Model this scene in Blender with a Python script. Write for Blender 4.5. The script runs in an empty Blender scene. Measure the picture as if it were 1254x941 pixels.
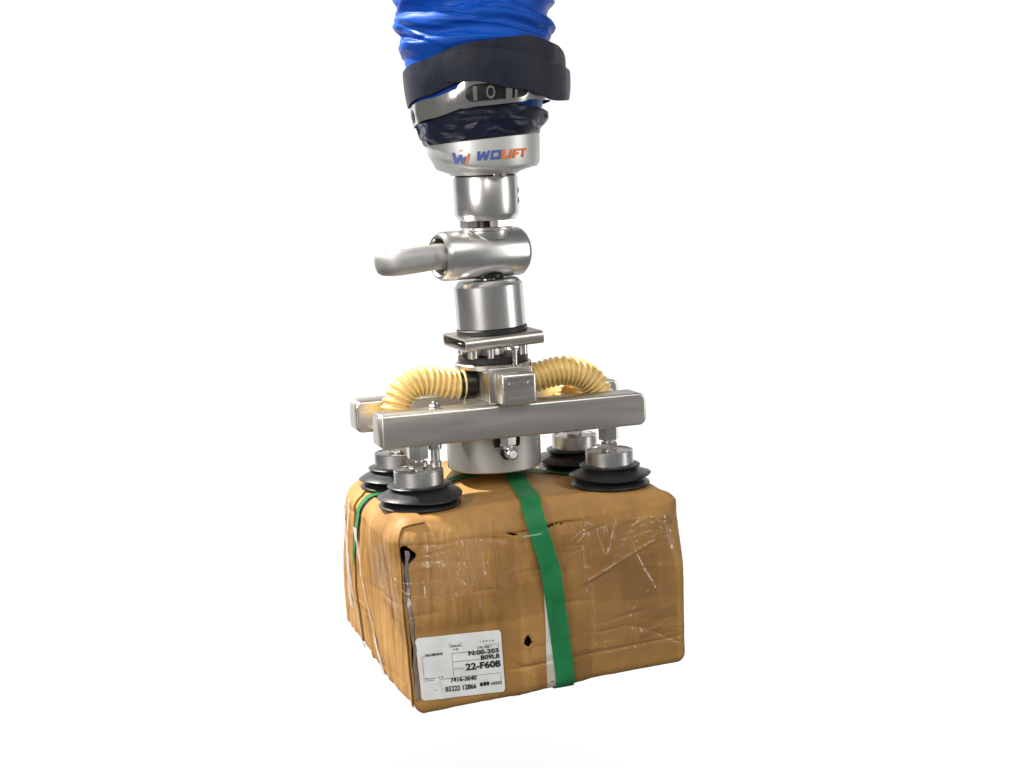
import bpy, bmesh, math
import numpy as np
from mathutils import Vector, Matrix
from math import sin, cos, tan, atan, radians, pi

S = bpy.context.scene
COL = S.collection

# ------------------------------------------------------------------ camera
FPX, WPX = 1900.0, 1254.0
psi, roll = radians(18), radians(2.4)
pitch = atan((470.5 - 205) / FPX)
fw = Vector((sin(psi)*cos(pitch), cos(psi)*cos(pitch), -sin(pitch)))
rt = Vector((cos(psi), -sin(psi), 0))
up = rt.cross(fw)
r2 = rt*cos(roll) - up*sin(roll)
u2 = rt*sin(roll) + up*cos(roll)
cam_loc = -(fw + ((603-627)/FPX)*r2 - ((420-470.5)/FPX)*u2) * 1.9
cd = bpy.data.cameras.new("camera")
cd.sensor_fit = 'HORIZONTAL'; cd.sensor_width = 36.0; cd.lens = FPX/WPX*36.0
cd.clip_start = 0.05; cd.clip_end = 100
cam = bpy.data.objects.new("camera", cd); COL.objects.link(cam)
M = Matrix((r2, u2, -fw)).transposed().to_4x4(); M.translation = cam_loc
cam.matrix_world = M
S.camera = cam

# ------------------------------------------------------------------ world and lamps
w = bpy.data.worlds.new("World"); S.world = w; w.use_nodes = True
w.node_tree.nodes["Background"].inputs[0].default_value = (1.0, 1.0, 1.0, 1)
w.node_tree.nodes["Background"].inputs[1].default_value = 0.16
S.cycles.transparent_max_bounces = 40
S.view_settings.view_transform = 'Standard'
S.view_settings.look = 'None'
S.view_settings.exposure = 0.06
S.view_settings.gamma = 1.0
S.view_settings.use_curve_mapping = False

def lamp(name, loc, target, power, sx, sy=None, color=(1, 1, 1)):
    d = bpy.data.lights.new(name, 'AREA')
    d.energy = power; d.color = color
    if sy is None:
        d.shape = 'DISK'; d.size = sx
    else:
        d.shape = 'RECTANGLE'; d.size = sx; d.size_y = sy
    o = bpy.data.objects.new(name, d); COL.objects.link(o)
    o.location = loc
    dirv = Vector(target) - Vector(loc)
    o.rotation_euler = dirv.to_track_quat('-Z', 'Y').to_euler()
    return o

def azpos(az, dist, z):
    """position at azimuth az degrees seen from the subject: 0 = towards the camera, + = to the camera's right"""
    a = radians(az)
    d = -Vector((fw.x, fw.y, 0)).normalized()*cos(a) + rt*sin(a)
    return (d.x*dist, d.y*dist, z)

KEYDIR = Vector((-0.52, 0.38, 0.80)).normalized()
kd = bpy.data.lights.new("key_lamp", 'SPOT')       # hard key from the upper left, behind; its cone ends short of the backdrop
kd.energy = 1120; kd.color = (1.0, 0.965, 0.91); kd.shadow_soft_size = 0.07; kd.spot_size = radians(24); kd.spot_blend = 0.3
ko = bpy.data.objects.new("key_lamp", kd); COL.objects.link(ko)
ko.location = KEYDIR*3.4 + Vector((0, 0, -0.1))
ko.rotation_euler = (Vector((0, 0, -0.02)) - ko.location).to_track_quat('-Z', 'Y').to_euler()
lamp("softbox_front_left", azpos(-38, 2.6, 0.9), (0, 0, 0.0), 45, 1.1, 1.9, (1.0, 0.97, 0.93))
lamp("softbox_right", azpos(76, 2.6, 0.4), (0, 0, 0.0), 17, 0.5, 1.9, (1.0, 0.98, 0.95))
lamp("softbox_broad", azpos(30, 2.6, 2.3), (0, 0, -0.1), 30, 2.2, 1.6, (1.0, 0.98, 0.95))
lamp("strip_lamp", azpos(6, 2.6, 1.5), (0, 0, 0.1), 8, 0.3, 0.9, (1.0, 0.98, 0.95))
def backpos(side, depth, z):
    d = Vector((fw.x, fw.y, 0)).normalized()*depth + rt*side
    return (d.x, d.y, z)
# two strip lamps behind the subject, turned away from it, light the white backdrop
lamp("backdrop_lamp_left", backpos(-2.35, 1.1, -0.55), backpos(-1.6, 2.9, -0.55), 74, 0.5, 3.0)
lamp("backdrop_lamp_right", backpos(2.35, 1.1, -0.55), backpos(1.6, 2.9, -0.55), 74, 0.5, 3.0)

# ------------------------------------------------------------------ materials
def mat(name, base, metallic=0.0, rough=0.5, **k):
    m = bpy.data.materials.new(name); m.use_nodes = True
    nt = m.node_tree; b = nt.nodes["Principled BSDF"]
    b.inputs["Base Color"].default_value = (*base, 1)
    b.inputs["Metallic"].default_value = metallic
    b.inputs["Roughness"].default_value = rough
    if metallic > 0.5: b.inputs["Specular Tint"].default_value = (0.42, 0.42, 0.42, 1)
    for kk, v in k.items():
        b.inputs[kk.replace("_", " ")].default_value = v
    return m

def N(nt, t, **k):
    n = nt.nodes.new(t)
    for a, v in k.items():
        setattr(n, a, v)
    return n

def wear(m, scale=30, base_amt=0.12, rough_amt=0.12, stretch=(1, 1, 1), bump=0.0, bump_scale=None, detail=6):
    """uneven tone, gloss and fine relief from object-space noise"""
    nt = m.node_tree; b = nt.nodes["Principled BSDF"]
    col = tuple(b.inputs["Base Color"].default_value)
    rg = b.inputs["Roughness"].default_value
    tc = N(nt, "ShaderNodeTexCoord"); mp = N(nt, "ShaderNodeMapping")
    mp.inputs["Scale"].default_value = stretch
    nt.links.new(tc.outputs["Object"], mp.inputs["Vector"])
    no = N(nt, "ShaderNodeTexNoise"); no.inputs["Scale"].default_value = scale; no.inputs["Detail"].default_value = detail
    nt.links.new(mp.outputs[0], no.inputs["Vector"])
    r = N(nt, "ShaderNodeMapRange")
    r.inputs["From Min"].default_value = 0.3; r.inputs["From Max"].default_value = 0.7
    r.inputs["To Min"].default_value = 1-base_amt; r.inputs["To Max"].default_value = 1+base_amt*0.6
    nt.links.new(no.outputs["Fac"], r.inputs["Value"])
    mx = N(nt, "ShaderNodeVectorMath", operation='SCALE'); mx.inputs[0].default_value = col[:3]
    nt.links.new(r.outputs[0], mx.inputs["Scale"])
    nt.links.new(mx.outputs[0], b.inputs["Base Color"])
    r2_ = N(nt, "ShaderNodeMapRange")
    r2_.inputs["From Min"].default_value = 0.3; r2_.inputs["From Max"].default_value = 0.7
    r2_.inputs["To Min"].default_value = max(0.02, rg-rough_amt/2); r2_.inputs["To Max"].default_value = rg+rough_amt/2
    nt.links.new(no.outputs["Fac"], r2_.inputs["Value"])
    nt.links.new(r2_.outputs[0], b.inputs["Roughness"])
    if bump:
        n2 = N(nt, "ShaderNodeTexNoise"); n2.inputs["Scale"].default_value = bump_scale or scale*6; n2.inputs["Detail"].default_value = 4
        nt.links.new(mp.outputs[0], n2.inputs["Vector"])
        bp = N(nt, "ShaderNodeBump"); bp.inputs["Strength"].default_value = bump; bp.inputs["Distance"].default_value = 0.001
        nt.links.new(n2.outputs["Fac"], bp.inputs["Height"])
        nt.links.new(bp.outputs[0], b.inputs["Normal"])
    return m

STEEL = wear(mat("turned_steel", (0.80, 0.79, 0.77), 1.0, 0.30), 40, 0.05, 0.05, (1, 1, 0.2))
BARREL = wear(mat("barrel_steel", (0.78, 0.77, 0.75), 1.0, 0.30), 30, 0.06, 0.06)
ALU = wear(mat("cast_aluminium", (0.72, 0.72, 0.70), 0.80, 0.45), 25, 0.06, 0.08, (1, 1, 1), 0.06, 1400)
HOOKM = wear(mat("blasted_steel", (0.50, 0.495, 0.48), 0.95, 0.58), 30, 0.10, 0.08, (1, 1, 1), 0.06, 1200)
BEAM = wear(mat("satin_steel", (0.84, 0.805, 0.745), 1.0, 0.34), 40, 0.12, 0.16, (0.12, 1, 1), 0.05, 700)
PLATE = wear(mat("plate_steel", (0.70, 0.67, 0.62), 1.0, 0.33), 22, 0.12, 0.12, (1, 1, 1), 0.03, 800)
CHROME = wear(mat("polished_nickel", (0.82, 0.80, 0.76), 1.0, 0.16), 30, 0.10, 0.10)
DRUMM = wear(mat("matt_steel", (0.58, 0.565, 0.54), 0.75, 0.45), 20, 0.08, 0.10, (1, 1, 1), 0.04, 900)
DISC = wear(mat("disc_steel", (0.78, 0.77, 0.75), 1.0, 0.34), 40, 0.08, 0.10, (1, 1, 1), 0.02, 900)
DARKMETAL = mat("dark_metal", (0.035, 0.034, 0.032), 0.6, 0.22)
RUBBER = wear(mat("black_rubber", (0.018, 0.018, 0.020), 0, 0.42), 50, 0.35, 0.18, (1, 1, 1), 0.12, 500)
GASKET = mat("gasket", (0.012, 0.012, 0.012), 0, 0.5)
NAVY = wear(mat("navy_webbing", (0.010, 0.013, 0.028), 0, 0.50), 60, 0.3, 0.15, (1, 1, 1), 0.35, 1400)
NAVY.node_tree.nodes["Principled BSDF"].inputs["Sheen Weight"].default_value = 0.03
CUFF = wear(mat("navy_coated_cloth", (0.012, 0.016, 0.036), 0, 0.36), 60, 0.3, 0.15, (1, 1, 1), 0.15, 900)
BLUE = wear(mat("blue_coated_nylon", (0.004, 0.078, 0.46), 0, 0.48), 40, 0.15, 0.14, (1, 1, 1), 0.12, 1200)
BLUE.node_tree.nodes["Principled BSDF"].inputs["Specular IOR Level"].default_value = 0.22
for _m in (NAVY, CUFF): _m.node_tree.nodes["Principled BSDF"].inputs["Specular IOR Level"].default_value = 0.3
YELLOW = wear(mat("amber_polyurethane", (0.80, 0.57, 0.21), 0, 0.22), 30, 0.12, 0.10)
YELLOW.node_tree.nodes["Principled BSDF"].inputs["Coat Weight"].default_value = 0.5
_b = YELLOW.node_tree.nodes["Principled BSDF"]
_b.inputs["Subsurface Weight"].default_value = 0.6; _b.inputs["Subsurface Radius"].default_value = (0.016, 0.010, 0.003)
_b.inputs["Subsurface Scale"].default_value = 0.6
WHITEP = mat("white_plastic", (0.78, 0.78, 0.75), 0, 0.35)
PAPER = wear(mat("label_paper", (0.80, 0.81, 0.80), 0, 0.34), 50, 0.08, 0.1)
INK = mat("black_ink", (0.012, 0.012, 0.014), 0, 0.5)
BLUEINK = mat("blue_ink", (0.06, 0.10, 0.36), 0, 0.45)
ORANGEINK = mat("orange_ink", (0.85, 0.17, 0.02), 0, 0.45)
STRAPPAPER = wear(mat("white_paper", (0.72, 0.70, 0.66), 0, 0.55), 40, 0.08, 0.1)

def strap_mat():
    m = wear(mat("green_strapping", (0.018, 0.200, 0.066), 0, 0.46), 40, 0.18, 0.10)
    m.node_tree.nodes["Principled BSDF"].inputs["Specular IOR Level"].default_value = 0.25
    return m
STRAP = strap_mat()

def cardboard():
    m = bpy.data.materials.new("brown_cardboard"); m.use_nodes = True
    nt = m.node_tree; b = nt.nodes["Principled BSDF"]; L = nt.links.new
    b.inputs["Specular IOR Level"].default_value = 0.32
    tc = N(nt, "ShaderNodeTexCoord")
    def noise(scale, stretch, detail=5, rough=0.55, dist=0.0):
        mp = N(nt, "ShaderNodeMapping"); mp.inputs["Scale"].default_value = stretch
        L(tc.outputs["Object"], mp.inputs["Vector"])
        n = N(nt, "ShaderNodeTexNoise"); n.inputs["Scale"].default_value = scale
        n.inputs["Detail"].default_value = detail; n.inputs["Roughness"].default_value = rough
        n.inputs["Distortion"].default_value = dist
        L(mp.outputs[0], n.inputs["Vector"]); return n.outputs["Fac"]
    n1 = noise(9, (1, 1, 1), 4)
    n2 = noise(60, (1, 1, 0.12), 4)           # vertical fibre streaks
    n3 = noise(500, (1, 1, 1), 3)             # paper grain
    n4 = noise(30, (1, 1, 1), 7, 0.65, 0.0)    # scuffs
    ramp = N(nt, "ShaderNodeValToRGB")
    ramp.color_ramp.elements[0].position = 0.34; ramp.color_ramp.elements[0].color = (0.310, 0.160, 0.046, 1)
    ramp.color_ramp.elements[1].position = 0.66; ramp.color_ramp.elements[1].color = (0.500, 0.272, 0.084, 1)
    L(n1, ramp.inputs[0])
    def mulby(colsock, fac, lo, hi, f0=0.3, f1=0.7):
        r = N(nt, "ShaderNodeMapRange"); r.inputs["From Min"].default_value = f0; r.inputs["From Max"].default_value = f1
        r.inputs["To Min"].default_value = lo; r.inputs["To Max"].default_value = hi
        L(fac, r.inputs["Value"])
        v = N(nt, "ShaderNodeVectorMath", operation='SCALE')
        L(colsock, v.inputs[0]); L(r.outputs[0], v.inputs["Scale"]); return v.outputs[0]
    c = mulby(ramp.outputs[0], n2, 0.93, 1.05)
    c = mulby(c, n3, 0.95, 1.04)
    # pale scuffs where the liner is rubbed
    r = N(nt, "ShaderNodeMapRange"); r.inputs["From Min"].default_value = 0.60; r.inputs["From Max"].default_value = 0.72
    r.inputs["To Min"].default_value = 0.0; r.inputs["To Max"].default_value = 0.35
    L(n4, r.inputs["Value"])
    mx = N(nt, "ShaderNodeMix", data_type='RGBA'); L(r.outputs[0], mx.inputs[0])
    L(c, mx.inputs[6]); mx.inputs[7].default_value = (0.56, 0.34, 0.16, 1)
    L(mx.outputs[2], b.inputs["Base Color"])
    rr = N(nt, "ShaderNodeMapRange"); rr.inputs["To Min"].default_value = 0.42; rr.inputs["To Max"].default_value = 0.68
    L(n4, rr.inputs["Value"]); L(rr.outputs[0], b.inputs["Roughness"])
    bp = N(nt, "ShaderNodeBump"); bp.inputs["Strength"].default_value = 0.16; bp.inputs["Distance"].default_value = 0.0010
    mm = N(nt, "ShaderNodeMath", operation='MULTIPLY_ADD'); L(n2, mm.inputs[0]); mm.inputs[1].default_value = 0.9; L(n3, mm.inputs[2])
    L(mm.outputs[0], bp.inputs["Height"]); L(bp.outputs[0], b.inputs["Normal"])
    return m
CARD = cardboard()
CARDEDGE = wear(mat("grey_board_edge", (0.20, 0.17, 0.135), 0, 0.7), 60, 0.3, 0.1, (1, 1, 1), 0.3, 400)

def clear_film(name, tint, body, rough=0.10, streak=0.0, stretch=(1, 1, 1), gloss=0.022):
    """thin clear plastic: mostly see-through, a share of tinted body and a Fresnel gloss"""
    m = bpy.data.materials.new(name); m.use_nodes = True
    nt = m.node_tree; nt.nodes.clear(); L = nt.links.new
    out = N(nt, "ShaderNodeOutputMaterial")
    tr = N(nt, "ShaderNodeBsdfTransparent")
    di = N(nt, "ShaderNodeBsdfDiffuse"); di.inputs[0].default_value = (*tint, 1)
    gl = N(nt, "ShaderNodeBsdfGlossy"); gl.inputs["Roughness"].default_value = rough
    gl.inputs[0].default_value = (1, 1, 1, 1)
    fr = N(nt, "ShaderNodeValue"); fr.outputs[0].default_value = gloss
    m1 = N(nt, "ShaderNodeMixShader"); m2 = N(nt, "ShaderNodeMixShader")
    m1.inputs[0].default_value = body
    if streak:
        tc = N(nt, "ShaderNodeTexCoord"); mp = N(nt, "ShaderNodeMapping"); mp.inputs["Scale"].default_value = stretch
        L(tc.outputs["Object"], mp.inputs["Vector"])
        no = N(nt, "ShaderNodeTexNoise"); no.inputs["Scale"].default_value = 45; no.inputs["Detail"].default_value = 5
        L(mp.outputs[0], no.inputs["Vector"])
        r = N(nt, "ShaderNodeMapRange"); r.inputs["From Min"].default_value = 0.48; r.inputs["From Max"].default_value = 0.68
        r.inputs["To Min"].default_value = body; r.inputs["To Max"].default_value = streak
        L(no.outputs["Fac"], r.inputs["Value"]); L(r.outputs[0], m1.inputs[0])
    L(tr.outputs[0], m1.inputs[1]); L(di.outputs[0], m1.inputs[2])
    L(fr.outputs[0], m2.inputs[0]); L(m1.outputs[0], m2.inputs[1]); L(gl.outputs[0], m2.inputs[2])
    L(m2.outputs[0], out.inputs[0])
    return m
FILM = clear_film("stretch_film", (0.75, 0.72, 0.72), 0.0, 0.10, 0.0, gloss=0.022)
FILMW = clear_film("milky_stretch_film", (0.78, 0.73, 0.73), 0.22, 0.20, 0.62, (1, 1, 0.15))
TAPE = clear_film("clear_brown_tape", (0.36, 0.19, 0.045), 0.09, 0.22, gloss=0.012)
TAPEL = clear_film("pale_clear_tape", (0.58, 0.38, 0.20), 0.07, 0.10, gloss=0.02)

# ------------------------------------------------------------------ mesh helpers
def mesh_obj(name, V, F, m, parent=None, smooth=True, sharp=35):
    me = bpy.data.meshes.new(name)
    me.from_pydata([tuple(v) for v in np.asarray(V, float)], [], [tuple(int(i) for i in f) for f in F])
    me.update()
    if smooth:
        me.shade_smooth()
        if sharp: me.set_sharp_from_angle(angle=radians(sharp))
    me.materials.append(m)
    o = bpy.data.objects.new(name, me); COL.objects.link(o)
    if parent is not None: adopt(o, parent)
    return o

def adopt(o, parent):
    o.parent = parent
    o.matrix_parent_inverse = WORLD[parent.name].inverted() if parent.name in WORLD else Matrix()
WORLD = {}

def thing(name, label, cat, loc, group=None):
    o = bpy.data.objects.new(name, None); COL.objects.link(o)
    o.location = loc; o.empty_display_size = 0.02
    WORLD[o.name] = Matrix.Translation(loc)
    o["label"] = label; o["category"] = cat
    if group: o["group"] = group
    return o

def grid_faces(n, m, close_i=False, close_j=False, off=0):
    F = []
    for i in range(n if close_i else n-1):
        for j in range(m if close_j else m-1):
            a = i*m+j; b = ((i+1) % n)*m+j; c = ((i+1) % n)*m+(j+1) % m; d = i*m+(j+1) % m
            F.append((a+off, b+off, c+off, d+off))
    return F

def lathe_data(profile, seg=64, caps=True):
    """profile [(r,z)...] from bottom to top"""
    pr = np.array(profile, float); n = len(pr)
    th = np.linspace(0, 2*pi, seg, endpoint=False)
    V = np.stack([np.outer(pr[:, 0], np.cos(th)), np.outer(pr[:, 0], np.sin(th)), np.repeat(pr[:, 1][:, None], seg, 1)], -1).reshape(-1, 3)
    F = []
    for i in range(n-1):
        for j in range(seg):
            F.append((i*seg+j, i*seg+(j+1) % seg, (i+1)*seg+(j+1) % seg, (i+1)*seg+j))
    if caps:
        F.append(tuple(reversed(range(seg)))); F.append(tuple((n-1)*seg+j for j in range(seg)))
    return V, F

def frame(axis):
    """rotation matrix taking +Z to axis"""
    return np.array(Vector(axis).normalized().to_track_quat('Z', 'Y').to_matrix())

def lathe(name, profile, m, parent, loc=(0, 0, 0), axis=(0, 0, 1), seg=64, R=None, sharp=35):
    V, F = lathe_data(profile, seg)
    V = V @ frame(axis).T if tuple(axis) != (0, 0, 1) else V
    if R is not None: V = V @ np.array(R).T
    return mesh_obj(name, V + np.array(loc), F, m, parent, True, sharp)

def cyl(name, r, z0, z1, m, parent, loc=(0, 0, 0), axis=(0, 0, 1), bev=0.0008, seg=48, R=None):
    p = [(r-bev, z0), (r, z0+bev), (r, z1-bev), (r-bev, z1)]
    return lathe(name, p, m, parent, loc, axis, seg, R)

def hexnut(name, r, z0, z1, m, parent, loc=(0, 0, 0), axis=(0, 0, 1), turn=0.3):
    th = np.arange(6)*pi/3+turn
    b = 0.0010
    rows = [(r-b, z0), (r, z0+b), (r, z1-b), (r-b, z1)]
    V = np.array([[q*cos(t), q*sin(t), z] for q, z in rows for t in th])
    F = [(i*6+j, i*6+(j+1) % 6, (i+1)*6+(j+1) % 6, (i+1)*6+j) for i in range(3) for j in range(6)]
    F += [tuple(reversed(range(6))), tuple(18+j for j in range(6))]
    if tuple(axis) != (0, 0, 1): V = V @ frame(axis).T
    return mesh_obj(name, V+np.array(loc), F, m, parent, False)

def rbox(name, x0, x1, y0, y1, z0, z1, m, parent, bev=0.0015, seg=3, R=None, end_bev=None):
    bm = bmesh.new()
    bmesh.ops.create_cube(bm, size=1.0)
    for v in bm.verts:
        v.co = Vector(((x0+x1)/2+v.co.x*(x1-x0), (y0+y1)/2+v.co.y*(y1-y0), (z0+z1)/2+v.co.z*(z1-z0)))
    if end_bev:   # (left radius, right radius) for edges running along Y at the two X ends
        for s, rad in ((-1, end_bev[0]), (1, end_bev[1])):
            if rad <= 0: continue
            xe = x0 if s < 0 else x1
            es = [e for e in bm.edges if all(abs(v.co.x-xe) < 1e-6 for v in e.verts) and abs(e.verts[0].co.z-e.verts[1].co.z) < 1e-6]
            bmesh.ops.bevel(bm, geom=es, offset=rad, segments=6, profile=0.5, affect='EDGES')
        es = [e for e in bm.edges if len(e.link_faces) == 2 and e.calc_face_angle(0) > radians(40)]
        bmesh.ops.bevel(bm, geom=es, offset=bev, segments=seg, profile=0.5, affect='EDGES')
    else:
        bmesh.ops.bevel(bm, geom=list(bm.edges), offset=bev, segments=seg, profile=0.5, affect='EDGES')
    if R is not None: bmesh.ops.transform(bm, matrix=R, verts=bm.verts)
    me = bpy.data.meshes.new(name); bm.to_mesh(me); bm.free()
    me.shade_smooth(); me.set_sharp_from_angle(angle=radians(40)); me.materials.append(m)
    o = bpy.data.objects.new(name, me); COL.objects.link(o)
    if parent is not None: adopt(o, parent)
    return o

def spline(pts, n):
    P = np.array(pts, float)
    P = np.vstack([2*P[0]-P[1], P, 2*P[-1]-P[-2]])
    out = []
    segs = len(P)-3
    for k in range(n):
        t = k/(n-1)*segs; i = min(int(t), segs-1); u = t-i
        a, b, c, d = P[i], P[i+1], P[i+2], P[i+3]
        out.append(0.5*((2*b)+(-a+c)*u+(2*a-5*b+4*c-d)*u*u+(-a+3*b-3*c+d)*u**3))
    C = np.array(out)
    L = np.concatenate([[0], np.cumsum(np.linalg.norm(np.diff(C, axis=0), axis=1))])
    s = np.linspace(0, L[-1], n)
    return np.stack([np.interp(s, L, C[:, i]) for i in range(3)], 1), L[-1]

def sweep(C, sect, upv=(0, 1, 0)):
    """sect(i) -> (k,2) section points; returns verts, faces for a capped sweep along C"""
    T = np.gradient(C, axis=0); T /= np.linalg.norm(T, axis=1)[:, None]
    u = np.array(upv, float); V = []
    for i in range(len(C)):
        s = np.cross(T[i], u); s /= np.linalg.norm(s)
        b = np.cross(s, T[i]); u = b
        q = sect(i)
        V.append(C[i]+q[:, :1]*s+q[:, 1:]*b)
    k = V[0].shape[0]; n = len(V)
    F = [(i*k+j, i*k+(j+1) % k, (i+1)*k+(j+1) % k, (i+1)*k+j) for i in range(n-1) for j in range(k)]
    F += [tuple(reversed(range(k))), tuple((n-1)*k+j for j in range(k))]
    return np.vstack(V), F

# value noise
def _h(i, j, k):
    n = (i.astype(np.int64)*374761393+j.astype(np.int64)*668265263+k.astype(np.int64)*2147483647+1013904223) & 0xffffffff
    n = ((n ^ (n >> 13))*1274126177) & 0xffffffff
    n = ((n ^ (n >> 16))*2246822519) & 0xffffffff
    return ((n ^ (n >> 15)) & 0xffffff)/float(0xffffff)
def vnoise(P):
    P = np.asarray(P, float); f = np.floor(P); t = P-f; t = t*t*t*(t*(t*6-15)+10)
    i, j, k = f[..., 0], f[..., 1], f[..., 2]; r = 0
    for a in (0, 1):
        for b in (0, 1):
            for c in (0, 1):
                wgt = (t[..., 0] if a else 1-t[..., 0])*(t[..., 1] if b else 1-t[..., 1])*(t[..., 2] if c else 1-t[..., 2])
                r = r+wgt*_h(i+a, j+b, k+c)
    return r*2-1
def fbm(P, oct=4, g=0.5):
    P = np.asarray(P, float); r = 0; a = 1
    for o in range(oct):
        r = r+a*vnoise(P*(2.03**o)+17.3*o); a *= g
    return r
def ridged(P): return 1-np.abs(vnoise(P))*2
def sstep(a, b, x):
    t = np.clip((np.asarray(x, float)-a)/(b-a), 0, 1); return t*t*(3-2*t)

# ------------------------------------------------------------------ backdrop
def backdrop():
    d = Vector((fw.x, fw.y, 0)).normalized(); c = d*2.9
    nx, nz = 24, 20
    V = []
    for i in range(nx):
        for j in range(nz):
            s = (i/(nx-1)-0.5)*6.2; z = -2.6+j/(nz-1)*5.0
            p = c+rt*s; V.append((p.x, p.y, z))
    o = mesh_obj("backdrop", V, grid_faces(nx, nz), mat("white_backdrop_paper", (0.92, 0.92, 0.92), 0, 0.9))
    o["kind"] = "structure"; o["label"] = "plain white studio backdrop behind the lifter"
backdrop()

# ================================================================== LIFT TUBE
FA = math.atan2(-fw.y, -fw.x)            # azimuth (device frame) facing the camera
def az(phi): return FA+phi               # phi: 0 towards camera, + to the picture's right (counter-clockwise seen from above)
def lift_tube():
    root = thing("lift_tube", "wrinkled blue fabric lift tube hanging down from the top edge", "lift tube", (0, 0, 0.26))
    nz, nt_ = 560, 300
    z = np.linspace(0.262, 0.86, nz); th = np.linspace(0, 2*pi, nt_, endpoint=False)
    Z, T = np.meshgrid(z, th, indexing='ij')
    R = np.interp(Z, [0.255, 0.27, 0.29, 0.335, 0.36, 0.39, 0.9], [0.0715, 0.0745, 0.0795, 0.0835, 0.0905, 0.092, 0.092])
    cx, sy = np.cos(T), np.sin(T)
    amp = sstep(0.330, 0.372, Z)*0.93+0.07
    warp = fbm(np.stack([cx*1.1, sy*1.1, Z*9], -1), 3)
    big = np.sin(2*pi*(Z/0.031)+1.2*np.sin(T+0.6)+1.6*warp)
    d = 0.0036*(np.abs(big)**0.8)*np.sign(big)+0.0022*warp
    rng = np.random.RandomState(5)
    for k in range(420):
        z0 = rng.uniform(0.335, 0.86); t0 = rng.uniform(0, 2*pi); ext = rng.uniform(0.18, 0.80); sl = rng.normal(0, 0.020); wd = rng.uniform(0.0011, 0.0038)
        am = rng.uniform(0.0014, 0.0058)*rng.choice([1, 1, -1, -1])
        dt = (T-t0+pi) % (2*pi)-pi
        dz = Z-z0-sl*dt-0.006*np.sin(dt*2+k)
        asym = np.where(dz > 0, wd*2.0, wd)          # steep under each fold, slack above
        d = d+am*np.exp(-(np.abs(dz)/asym)**1.15)*np.exp(-(dt/ext)**4)
    d = 0.0085*np.tanh(d/0.0085)
    R = R+d*amp
    X = R*np.cos(T)-0.006*rt.x; Y = R*np.sin(T)-0.006*rt.y
    V = np.stack([X, Y, Z], -1).reshape(-1, 3)
    mesh_obj("tube_fabric", V, grid_faces(nz, nt_, False, True), BLUE, root, True, None)
    # dark cuff gathered under the clamp, its lower rim rises to the right
    nz = 90
    t = np.linspace(0, 1, nz)
    TT, T = np.meshgrid(t, th, indexing='ij')
    side = np.sin(T-FA)                      # -1 left .. +1 right in the picture
    zb = 0.2455+0.0050*side; zt = 0.2780-0.004*side+0.010*np.cos(T-FA)
    Z = zb+(zt-zb)*TT
    R = np.interp(TT, [0, 0.06, 0.3, 0.7, 1], [0.0688, 0.0705, 0.0735, 0.0780, 0.0805])
    cx, sy = np.cos(T), np.sin(T)
    wv = fbm(np.stack([cx*1.4, sy*1.4, Z*18], -1), 3)
    R = R+0.0032*ridged(np.stack([cx*1.2+5, sy*1.2, Z*75+wv*1.6+1.6*np.sin(T)], -1))*np.sin(np.clip(TT, 0, 1)*pi)**.6+0.0012*ridged(np.stack([cx*3, sy*3, Z*140], -1))
    V = np.stack([R*cx-0.002*rt.x, R*sy-0.002*rt.y, Z], -1).reshape(-1, 3)
    mesh_obj("cuff", V, grid_faces(nz, len(th), False, True), CUFF, root, True, None)
lift_tube()

def ribbon(zc, rr, w, thick, p0, p1, n=120, lean=0.0, closed=False, m=9, centre=0.0):
    """band running round the tube; zc/rr functions of phi (radians); returns verts, faces of a thin solid"""
    ph = np.linspace(p0, p1, n, endpoint=not closed)
    s = np.linspace(-0.5, 0.5, m)
    rows = []
    for side in (0, 1):
        A = []
        for p in ph:
            a = az(p); zz = zc(p); r = rr(p)
            wl = w(p) if callable(w) else w
            for q in s:
                rad = r+lean*q*wl+(thick if side else 0)-0.0010*(2*q)**2*(1 if side else 0)
                A.append((rad*cos(a)+centre*rt.x, rad*sin(a)+centre*rt.y, zz+q*wl))
        rows.append(np.array(A))
    V = np.vstack(rows); nm = n*m
    F = []
    for f in grid_faces(n, m, closed): F.append(tuple(i+nm for i in f)); F.append(tuple(reversed(f)))
    for i in range(n if closed else n-1):
        k = (i+1) % n
        F.append((i*m, k*m, k*m+nm, i*m+nm)); F.append((i*m+m-1, i*m+m-1+nm, k*m+m-1+nm, k*m+m-1))
    if not closed:
        for j in range(m-1):
            F.append((j, j+nm, j+1+nm, j+1)); b = (n-1)*m
            F.append((b+j, b+j+1, b+j+1+nm, b+j+nm))
    return V, F

def interp(xs, ys):
    """smooth interpolation over angle in degrees"""
    xs = np.radians(xs); ys = np.array(ys, float)
    def f(p):
        i = int(np.clip(np.searchsorted(xs, p)-1, 0, len(xs)-2)); u = np.clip((p-xs[i])/(xs[i+1]-xs[i]), 0, 1)
        u = u*u*(3-2*u)*0.6+u*0.4
        return float(ys[i]*(1-u)+ys[i+1]*u)
    return f

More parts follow.
